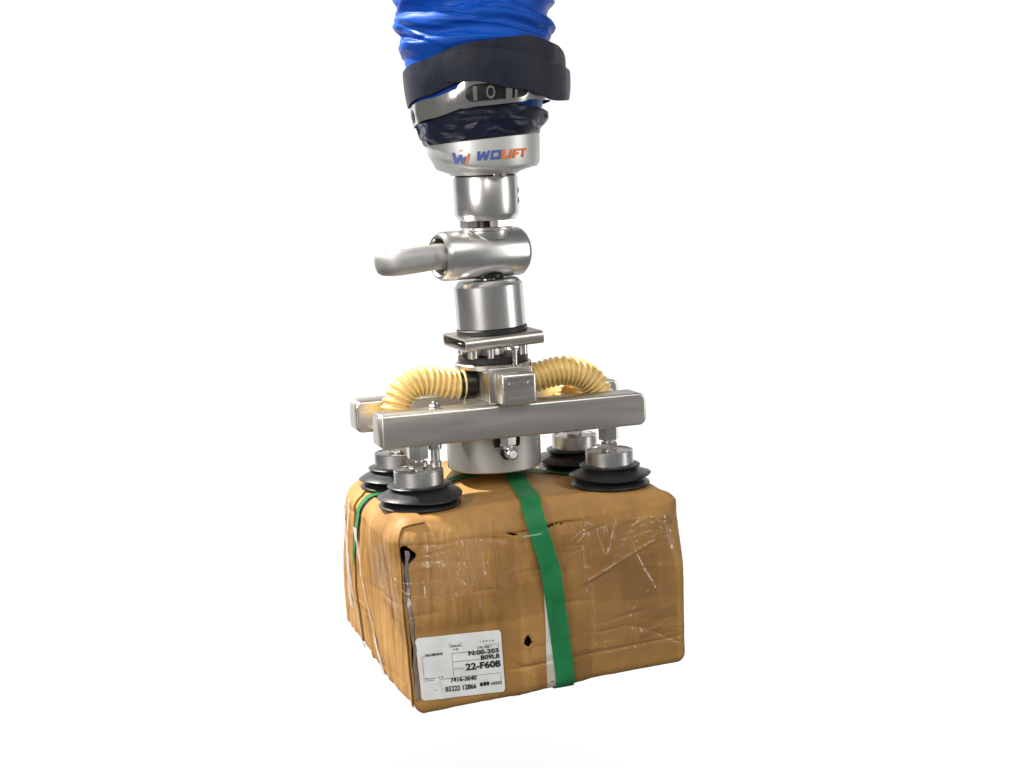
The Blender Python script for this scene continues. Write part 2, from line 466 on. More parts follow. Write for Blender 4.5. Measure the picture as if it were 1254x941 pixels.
def fastening_strap():
    root = thing("fastening_strap", "dark navy webbing strap crossed over itself with a loop standing out", "strap", (0, 0, 0.29))
    # lower turn: from behind on the left, up across the front, folds back at the right
    zA = interp([-190, -120, -90, -45, 0, 40, 70, 95, 112], [0.325, 0.312, 0.306, 0.317, 0.335, 0.341, 0.333, 0.318, 0.3135])
    rA = interp([-190, -90, -40, 0, 40, 70, 90, 112], [0.0890, 0.0855, 0.0885, 0.0915, 0.0930, 0.0975, 0.1030, 0.1060])
    wA = interp([-190, 40, 80, 95, 112], [0.040, 0.040, 0.037, 0.029, 0.022])
    V, F = ribbon(zA, rA, wA, 0.0026, radians(-185), radians(112), 160, 0.10, centre=-0.004)
    mesh_obj("lower_turn", V, F, NAVY, root)
    # upper turn: starts over the front, drops to the right and meets the loop
    zB = interp([-22, 0, 30, 60, 85, 100, 112], [0.327, 0.329, 0.321, 0.308, 0.306, 0.311, 0.3135])
    rB = interp([-22, 0, 30, 60, 78, 95, 112], [0.0958, 0.0985, 0.1000, 0.1012, 0.1045, 0.1078, 0.1090])
    wB = interp([-22, -12, 20, 66, 82, 95, 112], [0.030, 0.036, 0.042, 0.042, 0.037, 0.029, 0.022])
    V, F = ribbon(zB, rB, wB, 0.0040, radians(-22), radians(112), 120, 0.04, centre=-0.004)
    mesh_obj("upper_turn", V, F, NAVY, root)
    # hidden run behind the tube
    V, F = ribbon(interp([104, 140, 178], [0.314, 0.322, 0.325]), interp([104, 125, 178], [0.1055, 0.0960, 0.0905]), 0.040, 0.0026, radians(106), radians(176), 40, 0.06, centre=-0.004)
    mesh_obj("rear_turn", V, F, NAVY, root)
fastening_strap()

def hose_clamp():
    root = thing("hose_clamp", "shiny steel worm drive clamp slanting round the tube under the strap", "hose clamp", (0, 0, 0.27))
    zC = interp([-200, -90, -40, 0, 40, 90, 160], [0.292, 0.2735, 0.283, 0.296, 0.300, 0.300, 0.292])
    rC = interp([-200, -90, -30, 0, 30, 90, 160], [0.0850, 0.0810, 0.0860, 0.0890, 0.0890, 0.0870, 0.0850])
    V, F = ribbon(zC, rC, 0.0225, 0.0012, radians(-180), radians(180), 200, 0.16, True, 7, -0.003)
    mesh_obj("band", V, F, CHROME, root)
    # housing plate proud of the band, dark slotted window, screw and gear inside
    def patch(name, p0, p1, dz, wdt, dr, th, m, n=30):
        V, F = ribbon(lambda p: zC(p)+dz, lambda p: rC(p)+dr, wdt, th, radians(p0), radians(p1), n, 0.16, False, 5, -0.003)
        return mesh_obj(name, V, F, m, root)
    def rounded_patch(name, p0, p1, dz, wdt, dr, th, m, n=30, rnd=0.45):
        def wf(p):
            u = (p-radians(p0))/(radians(p1)-radians(p0)); e = min(u, 1-u)
            k = min(1.0, e/0.16)
            return wdt*(1-rnd+rnd*math.sqrt(max(0.0, 1-(1-k)**2)))
        V, F = ribbon(lambda p: zC(p)+dz, lambda p: rC(p)+dr, wf, th, radians(p0), radians(p1), n, 0.16, False, 5, -0.003)
        return mesh_obj(name, V, F, m, root)
    rounded_patch("screw_housing", -16, 44, 0.002, 0.031, 0.0010, 0.0012, CHROME)
    h = rounded_patch("housing_slot", -9, 40, 0.0015, 0.0195, 0.0023, 0.0006, GASKET, rnd=0.7)
    patch("screw_bar", -3.5, -0.5, 0.001, 0.016, 0.0030, 0.0012, CHROME, 6)
    patch("clamp_tongue", 20, 25, -0.002, 0.019, 0.0030, 0.0012, CHROME, 6)
    patch("clamp_tongue", 27, 29, -0.003, 0.015, 0.0030, 0.0010, CHROME, 6)
    # toothed ring in the window
    p = radians(9); a = az(p); r = rC(p)+0.0044
    c = np.array((r*cos(a)-0.003*rt.x, r*sin(a)-0.003*rt.y, zC(p)+0.001))
    out = np.array((cos(a), sin(a), 0)); tx = np.array((-sin(a), cos(a), 0)); tz = np.array((0, 0, 1.0))
    V = []; n = 40
    for k in range(n):
        t = 2*pi*k/n; jag = 1+0.10*(k % 4 < 2)
        for rad, o in ((0.0062*jag, 0), (0.0062*jag, 0.0012), (0.0042, 0.0012), (0.0042, 0)):
            V.append(c+out*(o-0.0012)+tx*rad*0.8*cos(t)+tz*rad*1.15*sin(t))
    mesh_obj("worm_gear", V, grid_faces(n, 4, True, True), CHROME, root)
    V, F = ribbon(lambda p: zC(p)-0.001, lambda p: rC(p)+0.0012, lambda p: 0.015*math.sqrt(max(0.02, 1-((p-radians(-72))/radians(5.5))**2)), 0.0006, radians(-77), radians(-67), 14, 0.16, False, 5, -0.003)
    mesh_obj("band_slot", V, F, GASKET, root)
hose_clamp()

# ================================================================== SWIVEL UNIT
BAX = np.array((-0.972, -0.235, 0.0)); BAX /= np.linalg.norm(BAX)
def swivel_unit():
    root = thing("swivel_unit", "silver swivel housing with a steel cross barrel and hook above the suction frame", "swivel joint", (0, 0, 0.085))
    # cast housing: round, its lower crease dips from left to front
    seg = 128; th = np.linspace(0, 2*pi, seg, endpoint=False)
    zcf = interp([-181, -120, -90, -60, -35, -10, 30, 70, 100, 140, 181], [0.220, 0.228, 0.2290, 0.2265, 0.2205, 0.2150, 0.2125, 0.2155, 0.2170, 0.2180, 0.220])
    rows = []
    for kind in range(9):
        A = []
        for t in th:
            ph = (t-FA+pi) % (2*pi)-pi
            zc = zcf(ph); zt = 0.2480+0.0055*sin(ph)
            rt_ = 0.0675
            r, z = [(0.0395, 0.2040), (0.0420, 0.2065), (0.052+0.006*max(0, -sin(ph)), min(zc-0.006, 0.2125)), (0.0640, zc-0.0035), (0.0665, zc-0.0008), (0.0675, zc+0.002), (rt_+0.0008, 0.5*(zc+zt)), (rt_+0.0012, zt-0.001), (rt_-0.001, zt)][kind]
            A.append((r*cos(t)-0.001*rt.x, r*sin(t)-0.001*rt.y, z))
        rows.append(A)
    V = np.array(rows).reshape(-1, 3); n = len(rows)
    F = [(i*seg+j, i*seg+(j+1) % seg, (i+1)*seg+(j+1) % seg, (i+1)*seg+j) for i in range(n-1) for j in range(seg)]
    F += [tuple(reversed(range(seg))), tuple((n-1)*seg+j for j in range(seg))]
    hs = mesh_obj("housing", V, F, ALU, root, True, 40)
    # printed lettering and emblem wrapped on the housing
    def wrap(polys, name, m, x0, z0, sx, sz, slope):
        V = []; F = []
        for poly in polys:
            b = len(V)
            for x, y in poly:
                s = x0+(x+0.22*y)*sx; ph = s/0.0687; a = az(ph)
                V.append((0.0690*cos(a)-0.001*rt.x, 0.0690*sin(a)-0.001*rt.y, z0+y*sz+slope*s))
            F.append(tuple(range(b, len(V))))
        o = mesh_obj(name, V, F, m, hs, False)
        o["label"] = {"emblem": "blue part of the printed emblem"}.get(name, "printed lettering on the silver housing")
        return o
    def Wp(x, wd=1.5):
        t = 0.34
        return [(x, 1), (x+t, 1), (x+t*1.25, .42), (x+wd*.42, .95), (x+wd*.60, .95), (x+wd*.72, .42), (x+wd-t, 1), (x+wd, 1), (x+wd*.84, 0), (x+wd*.60, 0), (x+wd*.5, .48), (x+wd*.36, 0), (x+wd*.12, 0)]
    def Op(x, wd=1.15):
        t = .26; a = [(x, 0), (x+wd, 0), (x+wd, 1), (x, 1)]; b = [(x+t, t), (x+wd-t, t), (x+wd-t, 1-t), (x+t, 1-t)]
        return [[a[i], a[(i+1) % 4], b[(i+1) % 4], b[i]] for i in range(4)]
    Lp = lambda x: [(x, 0), (x+.80, 0), (x+.80, .26), (x+.30, .26), (x+.30, 1), (x, 1)]
    Ip = lambda x: [(x, 0), (x+.30, 0), (x+.30, 1), (x, 1)]
    Fp = lambda x: [(x, 0), (x+.30, 0), (x+.30, .36), (x+.72, .36), (x+.72, .60), (x+.30, .60), (x+.30, .76), (x+.86, .76), (x+.86, 1), (x, 1)]
    Tp = lambda x: [(x+.32, 0), (x+.62, 0), (x+.62, .75), (x+.96, .75), (x+.96, 1), (x, 1), (x, .75), (x+.32, .75)]
    U = 0.0104; x0 = -0.0085; z0 = 0.2213; sl = 0.030
    wrap([Wp(0)]+Op(1.62), "lettering", BLUEINK, x0, z0, U, 0.0105, sl)
    wrap([Lp(2.92), Ip(3.86), Fp(4.34), Tp(5.24)], "lettering", ORANGEINK, x0, z0, U, 0.0105, sl)
    E1 = [[(0, 1), (.32, 1), (.62, .38), (.88, .80), (1.10, .80), (1.36, .38), (1.50, .66), (1.64, .50), (1.46, 0), (1.22, 0), (.98, .42), (.76, 0), (.50, 0)]]
    wrap(E1, "emblem", BLUEINK, -0.0405, 0.2188, 0.0120, 0.0135, sl)
    wrap([[(.72, 1.02), (.98, 1.24), (1.24, 1.02), (.98, 1.10)], [(1.56, .0), (1.80, .0), (2.02, .82), (1.76, .82)]], "emblem", ORANGEINK, -0.0405, 0.2188, 0.0120, 0.0135, sl)
    # dark gap and lugs under the housing
    cyl("neck_gap", 0.0365, 0.2000, 0.2060, GASKET, root)
    for k, (ph, r) in enumerate(((20, 0.0378), (33, 0.0382))):
        a = az(radians(ph)); cyl("set_screw", 0.0036, -0.003, 0.0035, CHROME, root, (r*cos(a), r*sin(a), 0.2035), (cos(a), sin(a), 0))
    lathe("upper_cylinder", [(0.0300, 0.1495), (0.0335, 0.1500), (0.0380, 0.1560), (0.0388, 0.1580), (0.0388, 0.2005), (0.0380, 0.2020)], STEEL, root, seg=96)
    a = az(radians(88))
    for dz in (0.184, 0.172):
        cyl("side_plug", 0.0038, -0.002, 0.0012, CHROME, root, (0.0388*cos(a), 0.0388*sin(a), dz), (cos(a), sin(a), 0), 0.0006, 20)
    # gap ring with hex lugs below the cylinder
    cyl("spindle", 0.0215, 0.1340, 0.1500, DARKMETAL, root)
    for ph, wd in ((-62, 0.011), (42, 0.012), (150, 0.011)):
        a = az(radians(ph)); t = np.array((-sin(a), cos(a), 0)); o_ = np.array((cos(a), sin(a), 0))
        V = []
        for z in (0.1420, 0.1506):
            for sx, r in ((-1, 0.019), (1, 0.019), (0.9, 0.0318), (-0.9, 0.0318)):
                V.append(o_*r+t*sx*wd+np.array((0, 0, z)))
        mesh_obj("lug", V, [(3, 2, 1, 0), (4, 5, 6, 7), (0, 1, 5, 4), (1, 2, 6, 5), (2, 3, 7, 6), (3, 0, 4, 7)], STEEL, root, False)
    cyl("washer", 0.0318, 0.1378, 0.1415, STEEL, root, bev=0.001, seg=72)
    lathe("collar", [(0.0265, 0.1270), (0.0285, 0.1340), (0.0285, 0.1372)], STEEL, root, seg=72)
    # cross barrel
    c = np.array((-0.007, 0.0, 0.1095)); 
    Rb = frame(BAX)
    prof = [(0.0200, -0.0540), (0.0262, -0.0540), (0.0290, -0.0505), (0.0296, -0.0480), (0.0296, 0.0560), (0.0290, 0.0575), (0.0262, 0.0618), (0.0250, 0.0622), (0.0236, 0.0618), (0.0220, 0.0600), (0.0215, 0.0480)]
    V, F = lathe_data(prof, 96)
    br = mesh_obj("barrel", V @ Rb.T+c, F, BARREL, root, True, 30)
    V, F = lathe_data([(0.0214, 0.0485), (0.0214, 0.0500)], 64); mesh_obj("bore_shade", V @ Rb.T+c, F, GASKET, br)  # black disc paints in the shade at the bottom of the bore; then the shank
    V, F = lathe_data([(0.0158, 0.0495), (0.0158, 0.0660), (0.0150, 0.0700)], 64); mesh_obj("hook_shank", V @ Rb.T+c, F, HOOKM, br)
    # hook: flattened bar curving away
    side = np.cross((0, 0, 1), BAX)
    if side @ np.array(fw) < 0: side = -side     # away from the camera
    q = lambda s, d, z: c+BAX*s+side*d+np.array((0, 0, z))
    C, L = spline([q(.064, 0, 0), q(.076, .000, -.0006), q(.088, .0006, -.0016), q(.102, .0022, -.0028), q(.113, .0075, -.0038), q(.119, .0175, -.0044), q(.1195, .0300, -.0046), q(.114, .0415, -.0046), q(.104, .0500, -.0046)], 110)
    def sect(i):
        u = i/109; hz = np.interp(u, [0, .12, .25, .55, .93, .98, 1], [.0150, .0150, .0152, .0152, .0146, .0110, .0050]); hy = np.interp(u, [0, .1, .3, .93, .98, 1], [.0148, .0130, .0112, .0108, .0080, .0030])
        t = np.linspace(0, 2*pi, 48, endpoint=False); e = 0.82
        return np.stack([np.sign(np.cos(t))*np.abs(np.cos(t))**e*hy, np.sign(np.sin(t))*np.abs(np.sin(t))**e*hz], 1)
    V, F = sweep(C, sect, (0, 0, 1)); mesh_obj("hook", V, F, HOOKM, root, True, None)
    cyl("lower_pin", 0.0115, 0.0735, 0.0830, CHROME, root, (-0.002, 0, 0), bev=0.001)
    cyl("saddle_shade", 0.0200, 0.0795, 0.0850, DARKMETAL, root, (-0.002, 0, 0), bev=0.001)  # dark disc stands in for the shaded undercut below the barrel
swivel_unit()

# ================================================================== SUCTION GRIPPER
YELLOWHOSE = []
def gripper():
    root = thing("suction_gripper", "steel suction frame with two beams, amber hoses and four black cups holding the box", "suction gripper", (0, 0, -0.177))
    tl = Matrix.Translation((0, 0, 0.02)) @ Matrix.Rotation(radians(-2.6), 4, 'Y') @ Matrix.Translation((0, 0, -0.02))
    R3 = np.array(tl.to_3x3())
    def tilt(o): o.data.transform(tl); return o
    tilt(lathe("lower_cylinder", [(0.0405, 0.0200), (0.0420, 0.0210), (0.0420, 0.0715), (0.0365, 0.0775), (0.0350, 0.0780)], STEEL, root, seg=96))
    tilt(cyl("gasket", 0.0435, 0.0135, 0.0200, GASKET, root, bev=0.001, seg=72))
    # flat open ended tube with rolled edges
    def tube_prof(hy, hz, rad, cz):
        pts = []
        for cy, czz, a0 in ((hy-rad, hz-rad, 0), (-(hy-rad), hz-rad, 90), (-(hy-rad), -(hz-rad), 180), (hy-rad, -(hz-rad), 270)):
            for k in range(7):
                a = radians(a0+k*15); pts.append((cy+rad*cos(a), cz+czz+rad*sin(a)))
        return np.array(pts)
    o_ = tube_prof(0.050, 0.0077, 0.0066, 0.0058); i_ = tube_prof(0.0478, 0.0055, 0.0046, 0.0058)
    k = len(o_); X0, X1 = -0.049, 0.049
    V = [(x, p[0], p[1]) for x in (X0, X1) for p in o_]+[(x, p[0], p[1]) for x in (X0, X1) for p in i_]
    F = []
    for j in range(k):
        n = (j+1) % k
        F += [(j, n, k+n, k+j), (2*k+n, 2*k+j, 3*k+j, 3*k+n), (j, 2*k+j, 2*k+n, n), (k+j, k+n, 3*k+n, 3*k+j)]
    tilt(mesh_obj("clamp_tube", V, F, PLATE, root, True, 40))
    # studs and lower gasket
    for x, y, r in ((-0.033, -0.026, .0062), (-0.014, -0.036, .0042), (0.032, -0.020, .0060), (0.022, 0.03, .006), (-0.03, 0.028, .006)):
        cyl("stud", r, -0.0145, 0.000, STEEL, root, (x, y, 0), bev=0.0005, seg=24)
    cyl("spacer", 0.021, -0.0140, 0.000, PLATE, root, (-0.008, 0.0, 0), bev=0.001, seg=48)
    cyl("gasket", 0.0430, -0.0225, -0.0140, GASKET, root, bev=0.001, seg=72)
    cyl("mounting_flange", 0.0470, -0.0295, -0.0225, PLATE, root, bev=0.0012, seg=72)
    # long bolt in front of the gasket
    bx = (0.013, -0.0450, 0)
    b = cyl("clamp_bolt", 0.0034, -0.030, 0.002, CHROME, root, bx, bev=0.0004, seg=20)
    hexnut("bolt_head", 0.0062, -0.0035, 0.0005, CHROME, b, bx); cyl("bolt_collar", 0.0065, -0.026, -0.0235, CHROME, b, bx, bev=0.0005, seg=24)
    # manifold with square nose
    mf = rbox("manifold", -0.0285, 0.0250, -0.072, 0.055, -0.0640, -0.0297, PLATE, root, 0.003, 3)
    rbox("flange_plate", -0.0310, 0.0235, -0.0790, -0.0722, -0.0640, -0.0215, PLATE, mf, 0.0015, 2)
    rbox("nose_seal", -0.0215, 0.0185, -0.0820, -0.0792, -0.0620, -0.0265, GASKET, mf, 0.001, 1)
    ns = rbox("nose_cap", -0.0240, 0.0195, -0.1060, -0.0822, -0.0635, -0.0255, BEAM, root, 0.0042, 4)
    for x in (-0.0125, 0.0105):
        cyl("cap_screw", 0.0030, 0, 0.0008, PLATE, ns, (x, -0.1060, -0.0380), (0, -1, 0), 0.0003, 20)
    rbox("cap_lip", -0.0150, 0.0110, -0.1068, -0.1061, -0.0552, -0.0542, PLATE, ns, 0.0003, 1)
    rbox("cap_reflection", -0.0190, 0.0150, -0.1068, -0.1061, -0.0335, -0.0300, PLATE, ns, 0.0003, 1)  # thin strip of darker steel stands in for a reflection across the cap
    lathe("hose_coupling", [(0.0165, 0.0), (0.0178, 0.0015), (0.0178, 0.0120), (0.0168, 0.0130), (0.0168, 0.0145), (0.0178, 0.0155), (0.0178, 0.0200), (0.0165, 0.0212)], DARKMETAL, root, (-0.0286, -0.012, -0.0470), (-1, 0, 0), 48)
    cyl("coupling_screw", 0.0035, -0.0225, -0.0155, CHROME, root, (-0.0415, -0.012, -0.0470), (0, 0, 1), 0.0006, 20)
    lathe("hose_coupling", [(0.0165, 0.0), (0.0178, 0.0015), (0.0178, 0.0120), (0.0165, 0.0132)], DARKMETAL, root, (0.0251, -0.012, -0.0470), (1, 0, 0), 48)
    # corrugated hoses
    def hose(pts, r, pitch, label):
        C, L = spline(pts, 400)
        nr = int(L/pitch)*10
        C, L = spline(pts, nr)
        t = np.linspace(0, 2*pi, 40, endpoint=False)
        def sect(i):
            ph = (i/10.0)*2*pi
            rib = np.cos(ph+t*1.0)           # helical rib
            rr = r-0.0026+0.0031*np.maximum(0, (rib+0.25)/1.25)**0.7
            wob = 1+0.012*np.sin(i*0.23)
            return np.stack([rr*np.cos(t), rr*np.sin(t)], 1)*wob
        V, F = sweep(C, sect, (0, 1, 0))
        o = mesh_obj("vacuum_hose", V, F, YELLOW, root, True, None); o["label"] = label
        e = C[-1]
        lathe("hose_end", [(0.0150, -0.006), (0.0175, -0.005), (0.0175, 0.010), (0.0150, 0.011)], DARKMETAL, root, tuple(e-np.array((0, 0, 0.004))))
    hose([(-0.0420, -0.012, -0.0465), (-0.0560, -0.012, -0.0448), (-0.0740, -0.012, -0.0405), (-0.0950, -0.012, -0.0375), (-0.1130, -0.012, -0.0435), (-0.1245, -0.012, -0.0580), (-0.1290, -0.012, -0.0760), (-0.1295, -0.012, -0.0930)], 0.0184, 0.0068, "amber corrugated hose arching to the left")
    hose([(0.0330, -0.012, -0.0475), (0.0480, -0.012, -0.0455), (0.0680, -0.012, -0.0415), (0.0880, -0.012, -0.0400), (0.1080, -0.012, -0.0450), (0.1240, -0.012, -0.0575), (0.1320, -0.012, -0.0740), (0.1335, -0.012, -0.0930)], 0.0182, 0.0066, "amber corrugated hose arching to the right")
    pr = [(0.0150, -0.1020)]
    for k in range(40):
        z = -0.1015+k*0.00065; pr.append((0.0158+0.0011*sin(k*0.74), z))
    for k in range(1, 25):
        a_ = k/25*pi/2; pr.append(((0.0158+0.0007*sin(k*1.25))*cos(a_)+0.0008, -0.0755+0.0150*sin(a_)))
    o = lathe("vacuum_hose", pr, YELLOW, root, (0.1040, 0.0225, 0), (0, 0, 1), 48, None, None)
    o["label"] = "pale amber hose end showing behind the front beam"
    # beams
    fb = rbox("beam", -0.1640, 0.1655, -0.0850, -0.0450, -0.1045, -0.0648, BEAM, root, 0.0032, 4, None, (0.0, 0.0095))
    fb["label"] = "front satin steel beam of the suction frame"
    rbox("end_cap", -0.1662, -0.1638, -0.0822, -0.0478, -0.1015, -0.0678, BEAM, fb, 0.0010, 2)
    rb = rbox("beam", -0.1660, 0.1800, 0.0400, 0.0780, -0.1035, -0.0645, BEAM, root, 0.0032, 4, None, (0.0080, 0.0080))
    rb["label"] = "rear satin steel beam of the suction frame"
    for bx0 in (-0.1480, 0.1160):
        rbox("hose_bracket", bx0, bx0+0.036, -0.0452, 0.0402, -0.1030, -0.0985, PLATE, root, 0.001, 1)
    # drum between the beams
    lathe("drum", [(0.0560, -0.1520), (0.0578, -0.1505), (0.0578, -0.1031)], DRUMM, root, (-0.004, 0.0, 0), seg=96)
    # bolt through the front beam with a nipple below
    b = hexnut("beam_bolt", 0.0072, -0.0646, -0.0595, CHROME, root, (-0.0945, -0.0660, 0), turn=0.1)
    cyl("bolt_tip", 0.0040, -0.0597, -0.0560, CHROME, b, (-0.0945, -0.0660, 0), bev=0.0006, seg=20)
    nv = cyl("nipple", 0.0080, -0.1120, -0.1043, CHROME, root, (-0.0975, -0.0680, 0), bev=0.0010, seg=28)
    cyl("nipple_stem", 0.0052, -0.1260, -0.1119, STEEL, nv, (-0.0975, -0.0680, 0), bev=0.0006, seg=24)
    cyl("nipple_ring", 0.0068, -0.1335, -0.1255, STEEL, nv, (-0.0975, -0.0680, 0), bev=0.0010, seg=24)
    # small valve fitting under the beam
    vx = (-0.0085, -0.0700, 0)
    vb = hexnut("valve", 0.0112, -0.1150, -0.1042, CHROME, root, vx)
    cyl("valve_neck", 0.0080, -0.1215, -0.1145, STEEL, vb, vx, bev=0.0008, seg=28)
    lathe("valve_elbow", [(0.0015, -0.0095), (0.0060, -0.0080), (0.0090, -0.0030), (0.0095, 0.0), (0.0090, 0.0030), (0.0060, 0.0080), (0.0015, 0.0095)], DARKMETAL, vb, (vx[0], vx[1], -0.1240), seg=36)
    d = (0.12, -1, -0.05)
    cyl("valve_socket", 0.0074, 0.004, 0.0150, CHROME, vb, (vx[0], vx[1], -0.1240), d, 0.0010, 28)
    cyl("valve_tip", 0.0048, 0.0145, 0.0168, WHITEP, vb, (vx[0], vx[1], -0.1240), d, 0.0010, 24)
    bmv = []
    for s in (-1, 1):
        lathe("valve_ear", [(0.0030, -0.003), (0.0085, -0.002), (0.0085, 0.002), (0.0030, 0.003)], DARKMETAL, vb, (vx[0]+s*0.0125, vx[1]+0.004, -0.1095), (1, 0, 0), 28)
    # suction cups
    def cup(x, y, label, lean):
        zt = -0.1340
        prof = [(0.0260, -0.1768), (0.0468, -0.1772), (0.0486, -0.1752), (0.0478, -0.1738), (0.0420, -0.1712), (0.0372, -0.1698), (0.0360, -0.1686), (0.0395, -0.1676), (0.0488, -0.1664), (0.0502, -0.1652), (0.0492, -0.1640), (0.0430, -0.1610), (0.0362, -0.1575), (0.0338, -0.1562), (0.0330, -0.1552), (0.0345, -0.1544), (0.0368, -0.1538), (0.0374, -0.1528), (0.0366, -0.1518), (0.0310, -0.1505), (0.02, -0.1503)]
        V, F = lathe_data(prof, 80)
        r = np.hypot(V[:, 0], V[:, 1]); t = np.arctan2(V[:, 1], V[:, 0])
        flare = np.exp(-((V[:, 2]+0.166)/0.006)**2)*np.clip((r-0.033)/0.017, 0, 1)
        V[:, 2] += flare*(0.0022*np.sin(t*2+lean)+0.0018*np.sin(t+lean*1.7))
        V[:, :2] *= (1+0.018*np.sin(t*2+lean*2.1)*(r > 0.036))[:, None]
        cu = mesh_obj("suction_cup", V+np.array((x, y, 0)), F, RUBBER, root, True, 50)
        cu["label"] = label
        L0 = (x, y, 0)
        lathe("steel_disc", [(0.0280, -0.1516), (0.0292, -0.1506), (0.0292, -0.1348), (0.0284, -0.1340), (0.0268, -0.1340), (0.0264, -0.1352), (0.0100, -0.1352)], DISC, cu, L0, seg=72)
        cyl("stem", 0.0072, -0.1360, -0.1040, STEEL, cu, L0, bev=0.0004, seg=24)
        hexnut("hex_nut", 0.0112, -0.1340, -0.1248, CHROME, cu, L0, turn=0.35+lean)
        hexnut("hex_nut", 0.0128, -0.1215, -0.1052, CHROME, cu, L0, turn=0.1+lean)
    cup(-0.1180, -0.0650, "black bellows suction cup under the front beam's left end", 0.4)
    cup(0.1230, -0.0650, "black bellows suction cup under the front beam's right end", 1.9)
    cup(-0.1120, 0.0590, "black bellows suction cup under the rear beam's left end", 0.2)
    cup(0.1240, 0.0590, "black bellows suction cup under the rear beam's right end", 3.0)
gripper()

